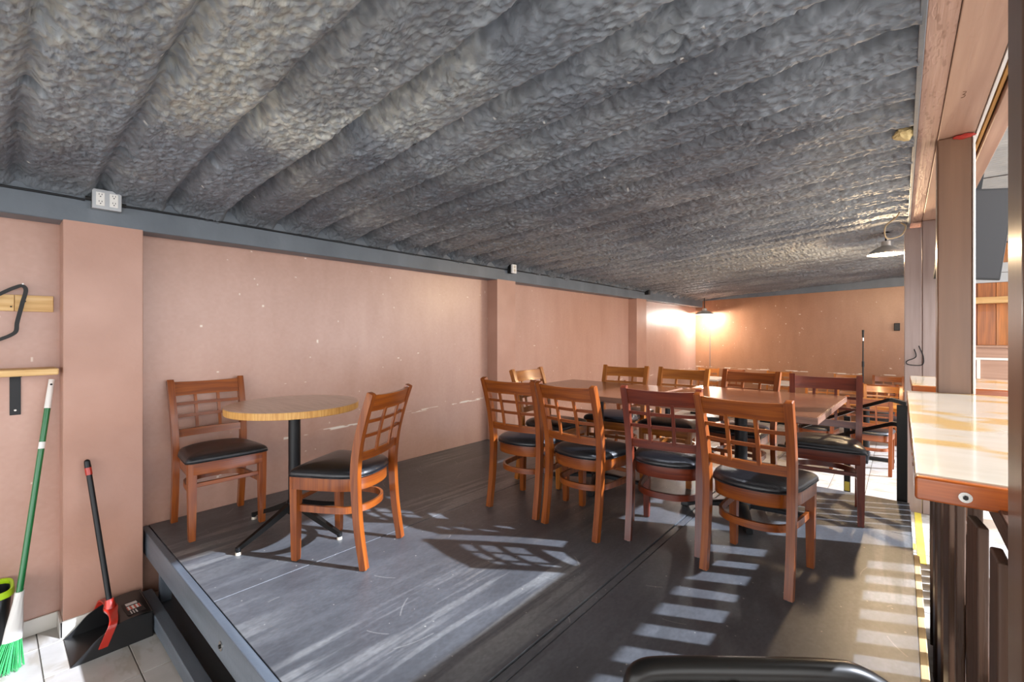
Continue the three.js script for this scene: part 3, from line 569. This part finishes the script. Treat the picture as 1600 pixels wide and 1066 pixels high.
pedestalTable('brown pedestal table forming the left half of the long table', -2.33, -1.312, -3.58, -2.70, P0, -1.82, -3.17, 0.35, 'tables pushed together on the platform');
{
  const t = pedestalTable('brown pedestal table forming the right half of the long table', -1.272, -0.30, -3.80, -2.73, P0, -0.80, -3.24, 0.4, 'tables pushed together on the platform');
  t.rotation.y = -0.035;
}

// ---------------------------------------------------------------- small round table
{
  const t = thing('round_table', 'small round table with a pale wood top between two chairs by the wall', 'table', [-2.775, P0, -1.21]);
  const top = part('table_top', lathe([[0, 0.758], [0.362, 0.758], [0.3645, 0.7555]], 72), M.oakTop, t); uvBox(top.geometry, 0);
  const e = lathe([[0.3645, 0.7558], [0.366, 0.754], [0.366, 0.7205], [0.364, 0.718], [0, 0.718]], 72);
  { const p = e.attributes.position, uv = e.attributes.uv; for (let i = 0; i < p.count; i++) uv.setXY(i, p.getY(i), Math.atan2(p.getZ(i), p.getX(i)) * 0.366); }
  part('edge_band', e, M.oakEdge, top, 'honey coloured wooden edge');
  part('column', rod(V(0, 0.13, 0), V(0, 0.715, 0), 0.0335, 0.0335, 24), M.blackMetal, t);
  part('top_plate', merge([bx(-0.16, 0.16, 0.704, 0.718, -0.02, 0.02, 0.002), bx(-0.02, 0.02, 0.704, 0.718, -0.16, 0.16, 0.002)]), M.blackMetal, t);
  part('hub', lathe([[0, 0.10], [0.04, 0.10], [0.046, 0.13], [0.046, 0.17], [0.034, 0.18]], 20), M.blackMetal, t);
  for (let k = 0; k < 4; k++) {
    const an = -0.30 + k * Math.PI / 2, R = [];
    for (let i = 0; i <= 10; i++) { const q = i / 10, r = mix(0.02, 0.365, q), y = mix(0.155, 0.03, q * (1.15 - 0.15 * q)), w = mix(0.019, 0.012, q), h = mix(0.02, 0.010, q); R.push([V(r, y - h, w), V(r, y + h, w * 0.8), V(r, y + h, -w * 0.8), V(r, y - h, -w)].reverse()); }
    const g = loft(R, { crease: 0.7 }); g.rotateY(-an); const leg = part('prong', g, M.rail, t);
    const gl = merge([rod(V(0.355, 0.014, 0), V(0.355, 0.036, 0), 0.013, 0.015, 14)]); gl.rotateY(-an); part('glide_socket', gl, M.blackMetal, leg);
    const g2 = rod(V(0.355, 0, 0), V(0.355, 0.015, 0), 0.015, 0.013, 14); g2.rotateY(-an); part('glide', g2, M.glide, leg, 'pale plastic glide');
  }
}

// ---------------------------------------------------------------- chairs and tables on the tiles at the far end
function cafeTable(label, x, z, top, s = 0.33, group = 'small tables at the far end') {
  const t = thing('cafe_table', label, 'table', [x, 0, z], 0, group);
  part('table_top', bx(-s, s, 0.72, 0.75, -s, s, 0.004), top, t);
  part('column', rod(V(0, 0.04, 0), V(0, 0.72, 0), 0.035, 0.035, 16), M.blackMetal, t);
  part('base', merge([bx(-0.28, 0.28, 0.0, 0.04, -0.03, 0.03, 0.004), bx(-0.03, 0.03, 0.0, 0.04, -0.28, 0.28, 0.004)]), M.blackMetal, t);
}
const GB = 'chairs on the tiles at the far end';
cafeTable('honey wood table behind the far handrail with chairs on both sides', -0.34, -7.38, M.honeyTop, 0.34);
chair('lattice back chair on the tiles with its back to the camera behind the far handrail', -0.27, 0, -6.85, 0.04, -1, M.cherry, GB, true);
chair('lattice back chair facing the camera across the honey wood table', -0.20, 0, -7.97, -0.02, 1, M.honey, GB, true);
chair('lattice back chair behind the honey wood table with its back to the camera', -0.24, 0, -8.75, 0, -1, M.cherry, GB, true);
cafeTable('wooden table against the end wall nearest the bar posts', -0.06, -9.32, M.honeyTop, 0.17);
chair('lattice back chair against the end wall nearest the bar posts', -0.17, 0, -9.9, 0, 1, M.cherry, GB, true);
chair('lattice back chair against the end wall just left of the microphone stand', -0.70, 0, -9.9, 0.1, 1, M.honey, GB, true);
cafeTable('wooden table left of the honey wood table, mostly hidden by the long table', -1.05, -7.35, M.honeyTop, 0.33);
chair('lattice back chair facing the camera at the mostly hidden table', -0.90, 0, -7.93, 0, 1, M.honey, GB, true);
chair('lattice back chair with its back to the camera at the mostly hidden table', -0.80, 0, -6.75, 0.06, -1, M.cherry, GB, true);
cafeTable('pale topped table by the middle of the end wall', -1.68, -9.25, M.paleTop, 0.33);
chair('lattice back chair against the middle of the end wall behind the pale table', -1.82, 0, -9.9, 0, 1, M.honey, GB, true);
cafeTable('pale topped table in the far corner under the hanging lamp', -2.95, -9.3, M.paleTop, 0.33);
chair('lattice back chair in the far corner under the hanging lamp', -3.12, 0, -9.9, 0.1, 1, M.honey, GB, true);
chair('lattice back chair against the end wall just right of the far corner', -2.66, 0, -9.85, -0.1, 1, M.cherry, GB, true);
cafeTable('wooden table between the pilasters behind the long table', -2.55, -6.4, M.honeyTop, 0.33);
chair('lattice back chair beside the left wall behind the long table', -3.02, 0, -6.35, 1, 0, M.cherry, GB, true);
chair('lattice back chair on the tiles right behind the leftmost far side chair', -2.0, 0, -6.5, -1, 0.1, M.cherry, GB, true);

// ---------------------------------------------------------------- microphone stand and wall box at the far end
{
  const t = thing('microphone_stand', 'thin black microphone stand against the end wall', 'stand', [-0.465, 0, -9.2]);
  part('base', lathe([[0, 0], [0.13, 0], [0.135, 0.012], [0.12, 0.022], [0.02, 0.03], [0, 0.03]], 28), M.blackMetal, t);
  part('pole', rod(V(0, 0.03, 0), V(0, 1.10, 0), 0.011, 0.011, 12), M.blackMetal, t);
  part('clutch', rod(V(0, 1.08, 0), V(0, 1.17, 0), 0.017, 0.017, 12), M.blackMetal, t);
  part('inner_pole', rod(V(0, 1.17, 0), V(0, 1.50, 0), 0.009, 0.009, 12), M.blackMetal, t);
  part('grip', rod(V(0, 1.50, 0), V(0, 1.55, 0), 0.015, 0.015, 12), M.chrome, t, 'bright metal collar');
  part('clip', rod(V(0, 1.55, 0), V(0, 1.675, 0), 0.014, 0.017, 12), M.rail, t);
}
{
  const t = thing('wall_speaker', 'small black box on the end wall beside the post', 'box', [-0.055, 1.735, ZB]);
  part('body', bx(-0.04, 0.04, -0.065, 0.065, 0, 0.06, 0.006), M.dark, t);
  part('face', bx(-0.033, 0.033, -0.058, 0.058, 0.06, 0.064, 0.003), M.blackMetal, t);
}
{
  const g = tube([V(-3.2, 1.95, ZB + 0.008), V(-3.2, 1.4, ZB + 0.008), V(-3.2, 0.88, ZB + 0.008)], 0.006, 12, 6);
  single('wall_conduit', g, M.ledger, 'thin grey conduit running down the end wall below the lamp', 'conduit');
}

// ---------------------------------------------------------------- lamps
function domeLamp(name, label, x, y, z, r, power, hang, col, big = 1) {
  const t = thing(name, label, 'lamp', [x, y, z]);
  const shade_ = lathe([[r, 0], [r * 0.99, 0.006], [r * 0.86, 0.03], [r * 0.55, 0.062], [r * 0.26, 0.085], [r * 0.24, 0.13], [0.0, 0.135], [0.0, 0.128], [r * 0.22, 0.124], [r * 0.24, 0.08], [r * 0.53, 0.056], [r * 0.85, 0.024], [r, 0]], 40);
  part('shade', shade_, std({ color: 0xb9bab6, roughness: 0.35, metalness: 0.3 }), t);
  part('bulb', lathe([[0, -0.012], [0.02, -0.008], [0.031, 0.008], [0.031, 0.025], [0.018, 0.052], [0.014, 0.075], [0, 0.075]], 20), std({ color: 0xffffff, emissive: col, emissiveIntensity: 40, roughness: 0.5 }), t).scale.set(big, big > 1 ? 1.5 : 1, big);
  part('socket', rod(V(0, 0.07, 0), V(0, 0.10, 0), 0.018, 0.02, 14), M.dark, t);
  part('stem', rod(V(0, 0.13, 0), V(0, 0.13 + hang, 0), 0.008, 0.008, 10), M.dark, t);
  part('canopy', rod(V(0, 0.13 + hang - 0.02, 0), V(0, 0.13 + hang, 0), 0.05, 0.05, 20), M.dark, t);
  const l = new THREE.PointLight(col, power, 0, 2); l.position.set(0, -0.035, 0); l.castShadow = true; l.shadow.radius = 2; t.add(l); l.name = 'bulb_light';
  return t;
}
domeLamp('dome_lamp', 'hanging metal dome lamp glowing white in the far left corner', -3.19, 2.03, -10.02, 0.19, 3.4, ceilY(-3.19) - 2.17, 0xfffaf2);
domeLamp('dome_lamp', 'very bright ceiling lamp close to the timber posts', -0.115, 2.40, -5.85, 0.15, 6, ceilY(-0.115) - 2.54, 0xffdcae, 2.1);

// ---------------------------------------------------------------- electrical boxes and cable on the ledger
{
  const t = thing('outlet_box', 'metal box with four white power outlets high on the left wall', 'outlet box', [XP, 2.34, -0.43]);
  part('box', bx(0, 0.048, -0.055, 0.055, -0.063, 0.063, 0.004), M.chrome, t);
  const pl = part('cover_plate', bx(0.048, 0.052, -0.053, 0.053, -0.061, 0.061, 0.002), std({ color: 0xb9bbbd, roughness: 0.35, metalness: 0.6 }), t);
  for (const s of [-1, 1]) {
    const d = part('duplex_outlet', bx(0.052, 0.056, -0.036, 0.036, s * 0.028 - 0.018, s * 0.028 + 0.018, 0.002), M.white, t);
    for (const u of [-1, 1]) { const f = rod(V(0.055, u * 0.019, s * 0.028), V(0.0595, u * 0.019, s * 0.028), 0.0165, 0.0165, 18); part('socket_face', merge([f]), M.white, d);
      part('socket_slots', merge([bx(0.0593, 0.0602, u * 0.019 + 0.001, u * 0.019 + 0.009, s * 0.028 - 0.007, s * 0.028 - 0.0045, 0), bx(0.0593, 0.0602, u * 0.019 + 0.001, u * 0.019 + 0.009, s * 0.028 + 0.0045, s * 0.028 + 0.007, 0), bx(0.0593, 0.0602, u * 0.019 - 0.009, u * 0.019 - 0.004, s * 0.028 - 0.0025, s * 0.028 + 0.0025, 0)]), M.dark, d); }
  }
  part('connector', rod(V(0.02, 0, 0.063), V(0.02, 0, 0.085), 0.011, 0.011, 14), M.dark, t);
  part('connector', rod(V(0.02, -0.01, -0.085), V(0.02, -0.01, -0.063), 0.011, 0.011, 14), M.dark, t);
}
function smallBox(label, z, white) {
  const t = thing('outlet_box', label, 'outlet box', [XP, 2.34, z]);
  part('box', bx(0, 0.05, -0.05, 0.05, -0.035, 0.035, 0.004), M.dark, t);
  part('cover', bx(0.05, 0.075, -0.052, 0.048, -0.037, 0.037, 0.006), white ? M.white : M.blackMetal, t);
  if (white) for (const u of [-1, 1]) part('socket_face', rod(V(0.075, u * 0.02, 0), V(0.078, u * 0.02, 0), 0.015, 0.015, 16), M.glide, t);
}
smallBox('small white cased power outlet above the middle pilaster', -3.86, true);
smallBox('small dark electrical box above the farthest pilaster', -7.45, false);
{
  const cab = (a, b, y0) => { const p = []; for (let i = 0; i <= 26; i++) { const z = mix(a, b, i / 26); p.push(V(XP + 0.010, y0 + (i === 0 || i === 26 ? 0 : 0.014 * (fbm(z * 1.1, 2, 3, 800) - 0.5)), z)); } return tube(p, 0.0065, 120, 7); };
  single('electric_cable', cab(0.9, -0.345, 2.33), M.blackMetal, 'black armoured cable running left from the four outlet box', 'cable');
  single('electric_cable', cab(-0.515, -3.82, 2.33), M.blackMetal, 'black cable between the four outlet box and the white outlet', 'cable');
  single('electric_cable', cab(-3.9, -7.41, 2.335), M.blackMetal, 'black cable between the white outlet and the dark electrical box', 'cable');
  single('electric_cable', tube([V(-0.01, 2.575, -4.75), V(-0.03, 2.55, -4.8), V(-0.10, 2.5, -4.9), V(-0.09, 2.42, -5.0), V(0.0, 2.45, -5.1), V(0.03, 2.53, -5.15), V(0.0, 2.575, -5.2)], 0.006, 60, 7), std({ color: 0xb09a78, roughness: 0.6 }), 'loose loop of tan cable hanging near the bright lamp', 'cable');
}
// broken lump of bare foam at the edge of the ceiling and a smear of red paint on the post top
{
  const g = new THREE.IcosahedronGeometry(0.045, 4), p = g.attributes.position;
  for (let i = 0; i < p.count; i++) { const v = V(p.getX(i), p.getY(i), p.getZ(i)), k = 0.7 + 0.7 * fbm(v.x * 60 + 9, v.y * 60 + v.z * 45 + 9, 3, 820); p.setXYZ(i, v.x * k * 0.7, v.y * k * 0.5, v.z * k * 1.3); }
  g.scale(1.3, 1.3, 1.1); g.translate(0.012, 2.606, -3.0); g.computeVertexNormals();
  single('foam_lump', g, std({ color: 0xd6c08a, roughness: 0.95 }), 'torn lump of bare yellow foam at the ceiling edge by the beam', 'foam');
  const s = new THREE.IcosahedronGeometry(0.03, 3), q = s.attributes.position;
  for (let i = 0; i < q.count; i++) { const v = V(q.getX(i), q.getY(i), q.getZ(i)), k = 0.6 + 0.9 * fbm(v.x * 90 + 5, v.y * 50 + v.z * 70 + 5, 3, 824); q.setXYZ(i, v.x * k * 1.3, v.y * k * 0.35, v.z * k * 0.6); }
  s.translate(0.245, 2.604, -3.222); s.computeVertexNormals();
  single('red_tape_scrap', s, std({ color: 0xb5352a, roughness: 0.5 }), 'scrap of red tape stuck at the top of the brown post', 'tape');
}

// ---------------------------------------------------------------- left niche: shelf, cleat, strap, broom, bucket, dustpan
{
  const t = thing('wall_shelf', 'light wooden shelf on a black bracket in the left niche', 'shelf');
  part('board', bx(XW + 0.002, -3.335, 1.39, 1.425, -0.245, 0.8, 0.008), M.pine, t);
  part('bracket', merge([bx(XW, XW + 0.006, 1.18, 1.39, -0.115, -0.075, 0.002), bx(XW, -3.38, 1.384, 1.39, -0.115, -0.075, 0.002)]), M.blackMetal, t, 'black steel bracket');
  part('bracket_screw', rod(V(XW + 0.006, 1.205, -0.095), V(XW + 0.009, 1.205, -0.095), 0.006, 0.005, 12), M.chrome, t);
  part('bracket', merge([bx(XW, XW + 0.006, 1.18, 1.39, 0.62, 0.66, 0.002), bx(XW, -3.38, 1.384, 1.39, 0.62, 0.66, 0.002)]), M.blackMetal, t, 'black steel bracket');
}
{
  const t = thing('wall_cleat', 'pale pine board screwed to the wall above the shelf', 'board');
  part('board', bx(XW, XW + 0.019, 1.722, 1.808, -0.235, -0.093, 0.003, 2), M.pine, t);
  part('board', bx(XW, XW + 0.019, 1.722, 1.808, -0.0915, 0.8, 0.003, 2), M.pine, t);
  for (const [y, z] of [[1.775, -0.13], [1.745, -0.08]]) part('screw', rod(V(XW + 0.019, y, z), V(XW + 0.021, y, z), 0.004, 0.004, 10), M.dark, t);
}
{
  const t = thing('strap_loop', 'black strap hanging in a loop over the pine board', 'strap');
  const pts = [V(-3.47, 1.72, 0.08), V(-3.46, 1.79, -0.02), V(-3.455, 1.842, -0.092), V(-3.455, 1.853, -0.118), V(-3.456, 1.84, -0.13), V(-3.455, 1.76, -0.118), V(-3.45, 1.66, -0.10), V(-3.452, 1.615, -0.095), V(-3.455, 1.595, -0.075), V(-3.46, 1.57, -0.03), V(-3.465, 1.53, 0.05)];
  const c = new THREE.CatmullRomCurve3(pts, false, 'centripetal'), R = [];
  for (let i = 0; i <= 80; i++) { const p = c.getPoint(i / 80), d = c.getTangent(i / 80), n = V(1, 0, 0), b = d.clone().cross(n).normalize(); const a = b.multiplyScalar(0.0085), e = n.multiplyScalar(0.0025); R.push([p.clone().add(a).add(e), p.clone().add(a).sub(e), p.clone().sub(a).sub(e), p.clone().sub(a).add(e)]); }
  part('webbing', loft(R, { crease: 0.5 }), std({ color: 0x1d1c1b, roughness: 0.6 }), t);
  part('hook', rod(V(XW, 1.857, -0.12), V(-3.44, 1.862, -0.12), 0.004, 0.004, 10), M.chrome, t);
}
{
  const t = thing('broom', 'green handled broom with green bristles leaning in the left niche', 'broom');
  const a = V(-3.21, 0.0, -0.062), b = V(-3.475, 1.365, -0.228), at = (q) => a.clone().lerp(b, q);
  const grn = std({ color: 0x0f6b35, roughness: 0.32, clearcoat: 0.3 });
  part('handle', rod(at(0.24), at(0.95), 0.0125, 0.0125, 18), grn, t, 'green metal handle');
  part('handle_band', rod(at(0.735), at(0.76), 0.0130, 0.0130, 18), M.white, t, 'white sticker');
  const grip = part('hang_grip', rod(at(0.885), at(0.995), 0.0138, 0.0125, 18), M.white, t, 'white plastic hanging end');
  { const n = V(1, 0.15, 0).normalize(), c = at(0.975); part('hang_hole', rod(c.clone().addScaledVector(n, 0.006), c.clone().addScaledVector(n, 0.0142), 0.005, 0.005, 12), M.dark, grip); }
  const R = []; for (const [q, w, d] of [[0.095, 0.034, 0.016], [0.14, 0.03, 0.016], [0.19, 0.022, 0.016], [0.22, 0.018, 0.017], [0.25, 0.017, 0.017]]) { const p = at(q), r = []; for (let i = 0; i < 20; i++) { const th = -i / 20 * Math.PI * 2; r.push(V(p.x + d * Math.cos(th), p.y, p.z + w * Math.sin(th))); } R.push(r); }
  part('brush_cap', loft(R, { crease: 1 }), std({ color: 0xd9d6d1, roughness: 0.5 }), t, 'white plastic cap');
  const br = []; for (let i = 0; i < 260; i++) { const th = rr(0, 6.283), q = Math.sqrt(rnd()), p = at(0.10), s = V(p.x + 0.014 * q * Math.cos(th), p.y, p.z + 0.031 * q * Math.sin(th)), e = V(-3.205 + 0.042 * q * Math.cos(th) + rr(-0.004, 0.004), rr(0.002, 0.016), -0.055 + 0.062 * q * Math.sin(th) + rr(-0.005, 0.005)); br.push(rod(s, e, 0.0013, 0.0011, 4)); }
  part('bristles', merge(br), std({ color: 0x35a35a, roughness: 0.6 }), t, 'bright green bristles').userData.kind = 'stuff';
}
{
  const t = thing('bucket', 'black plastic bucket with a lime green rim at the left edge', 'bucket', [-3.39, 0, 0.03]); t.scale.set(0.70, 1, 0.78);
  const sq = (k, y) => { const r = []; for (let i = 0; i < 40; i++) { const a = -i / 40 * Math.PI * 2, c = Math.cos(a), s = Math.sin(a), n = Math.pow(Math.pow(Math.abs(c), 4) + Math.pow(Math.abs(s), 4), -0.25); r.push(V(k * c * n, y, k * s * n)); } return r; };
  part('body', loft([sq(0.105, 0), sq(0.11, 0.005), sq(0.143, 0.335), sq(0.139, 0.335), sq(0.107, 0.01), sq(0.001, 0.01)], { crease: 0.8, caps: true }), std({ color: 0x141517, roughness: 0.35 }), t);
  part('rim', loft([sq(0.142, 0.318), sq(0.152, 0.318), sq(0.155, 0.326), sq(0.154, 0.345), sq(0.148, 0.351), sq(0.136, 0.347), sq(0.135, 0.335), sq(0.142, 0.318)], { crease: 0.9, caps: false }), std({ color: 0xa9cf16, roughness: 0.4 }), t, 'lime green rim');
}
{
  const t = thing('dustpan', 'black upright dustpan with a red yoke standing beside the platform', 'dustpan', [-3.165, 0, -0.425]);
  const blk = std({ color: 0x171718, roughness: 0.36, clearcoat: 0.15 });
  const hw = 0.155, zf = 0.165, zb = -0.15;               // mouth towards +z
  part('tray', bx(-hw, hw, 0.0, 0.005, zb, zf, 0.002), blk, t);
  const side = (s) => { const sh = new THREE.Shape(); sh.moveTo(zf, 0.002); sh.lineTo(zb, 0.002); sh.lineTo(zb, 0.128); sh.lineTo(zb + 0.03, 0.138); sh.quadraticCurveTo(0.03, 0.135, 0.09, 0.075); sh.quadraticCurveTo(0.13, 0.03, zf, 0.005); sh.closePath(); const g = new THREE.ExtrudeGeometry(sh, { depth: 0.005, bevelEnabled: false, curveSegments: 10 }); g.rotateY(-Math.PI / 2); g.translate(s > 0 ? hw : -hw + 0.005, 0, 0); return g; };
  part('side', side(-1), blk, t); part('side', side(1), blk, t);
  part('back', bx(-hw, hw, 0.0, 0.135, zb, zb + 0.006, 0.002), blk, t);
  const hood = []; for (const [z, y] of [[zb, 0.132], [zb + 0.04, 0.139], [-0.04, 0.137], [-0.005, 0.130]]) hood.push([V(-hw, y, z), V(hw, y, z), V(hw, y - 0.005, z), V(-hw, y - 0.005, z)]);
  const hd = part('hood', loft(hood, { crease: 0.7 }), blk, t);
  const lab = tex(128, 64, (u, v) => { const b = (x0, x1, y0, y1) => u > x0 && u < x1 && v > y0 && v < y1; if (b(0.05, 0.25, 0.2, 0.85)) return [225, 220, 214]; if (b(0.1, 0.2, 0.35, 0.7)) return [40, 40, 40]; if (b(0.32, 0.62, 0.15, 0.9)) return (Math.floor(v * 9) % 2) ? [200, 92, 74] : [235, 228, 220]; if (b(0.68, 0.95, 0.2, 0.6)) return (Math.floor(v * 14) % 2) ? [210, 205, 198] : [23, 23, 24]; return [23, 23, 24]; }, true, false);
  const lg = new THREE.PlaneGeometry(0.15, 0.075); lg.rotateX(-Math.PI / 2); lg.rotateY(0.05); lg.translate(0.05, 0.1402, -0.085);
  part('label', lg, std({ map: lab, roughness: 0.5 }), hd, 'small red and white printed label');
  const red = std({ color: 0xb02a1c, roughness: 0.35, clearcoat: 0.2 });
  const yr = [[-0.163, 0.045, 0.05], [-0.166, 0.10, 0.03], [-0.158, 0.142, 0.012], [-0.10, 0.152, 0.002], [0, 0.156, 0], [0.10, 0.152, 0.002], [0.158, 0.142, 0.012], [0.166, 0.10, 0.03], [0.163, 0.045, 0.05]];
  const yc = new THREE.CatmullRomCurve3(yr.map((p) => V(...p)), false, 'centripetal'), YR = [];
  for (let i = 0; i <= 48; i++) { const p = yc.getPoint(i / 48), d = yc.getTangent(i / 48), zz = V(0, 0, 1), n = d.clone().cross(zz).normalize().multiplyScalar(0.005), w = 0.017 + 0.012 * Math.exp(-Math.pow(p.x / 0.05, 2)); YR.push([p.clone().add(n).add(V(0, 0, w)), p.clone().add(n).sub(V(0, 0, w)), p.clone().sub(n).sub(V(0, 0, w)), p.clone().sub(n).add(V(0, 0, w))]); }
  part('yoke', loft(YR, { crease: 0.5 }), red, t, 'red plastic yoke');
  const h0 = V(0.0, 0.155, 0.0), h1 = V(-0.165, 0.925, 0.075);
  part('handle_socket', rod(h0, h0.clone().lerp(h1, 0.06), 0.026, 0.018, 18), red, t, 'red plastic socket');
  part('handle', rod(h0.clone().lerp(h1, 0.03), h0.clone().lerp(h1, 0.93), 0.0125, 0.0125, 18), M.blackMetal, t);
  part('handle_collar', rod(h0.clone().lerp(h1, 0.895), h0.clone().lerp(h1, 0.945), 0.0145, 0.0145, 18), red, t, 'red collar');
  part('handle_cap', merge([rod(h0.clone().lerp(h1, 0.945), h0.clone().lerp(h1, 0.985), 0.0145, 0.013, 18), new THREE.SphereGeometry(0.013, 14, 10).translate(...h0.clone().lerp(h1, 0.985).toArray())]), M.blackMetal, t);
}

scene.updateMatrixWorld(true);
renderer.render(scene, camera);
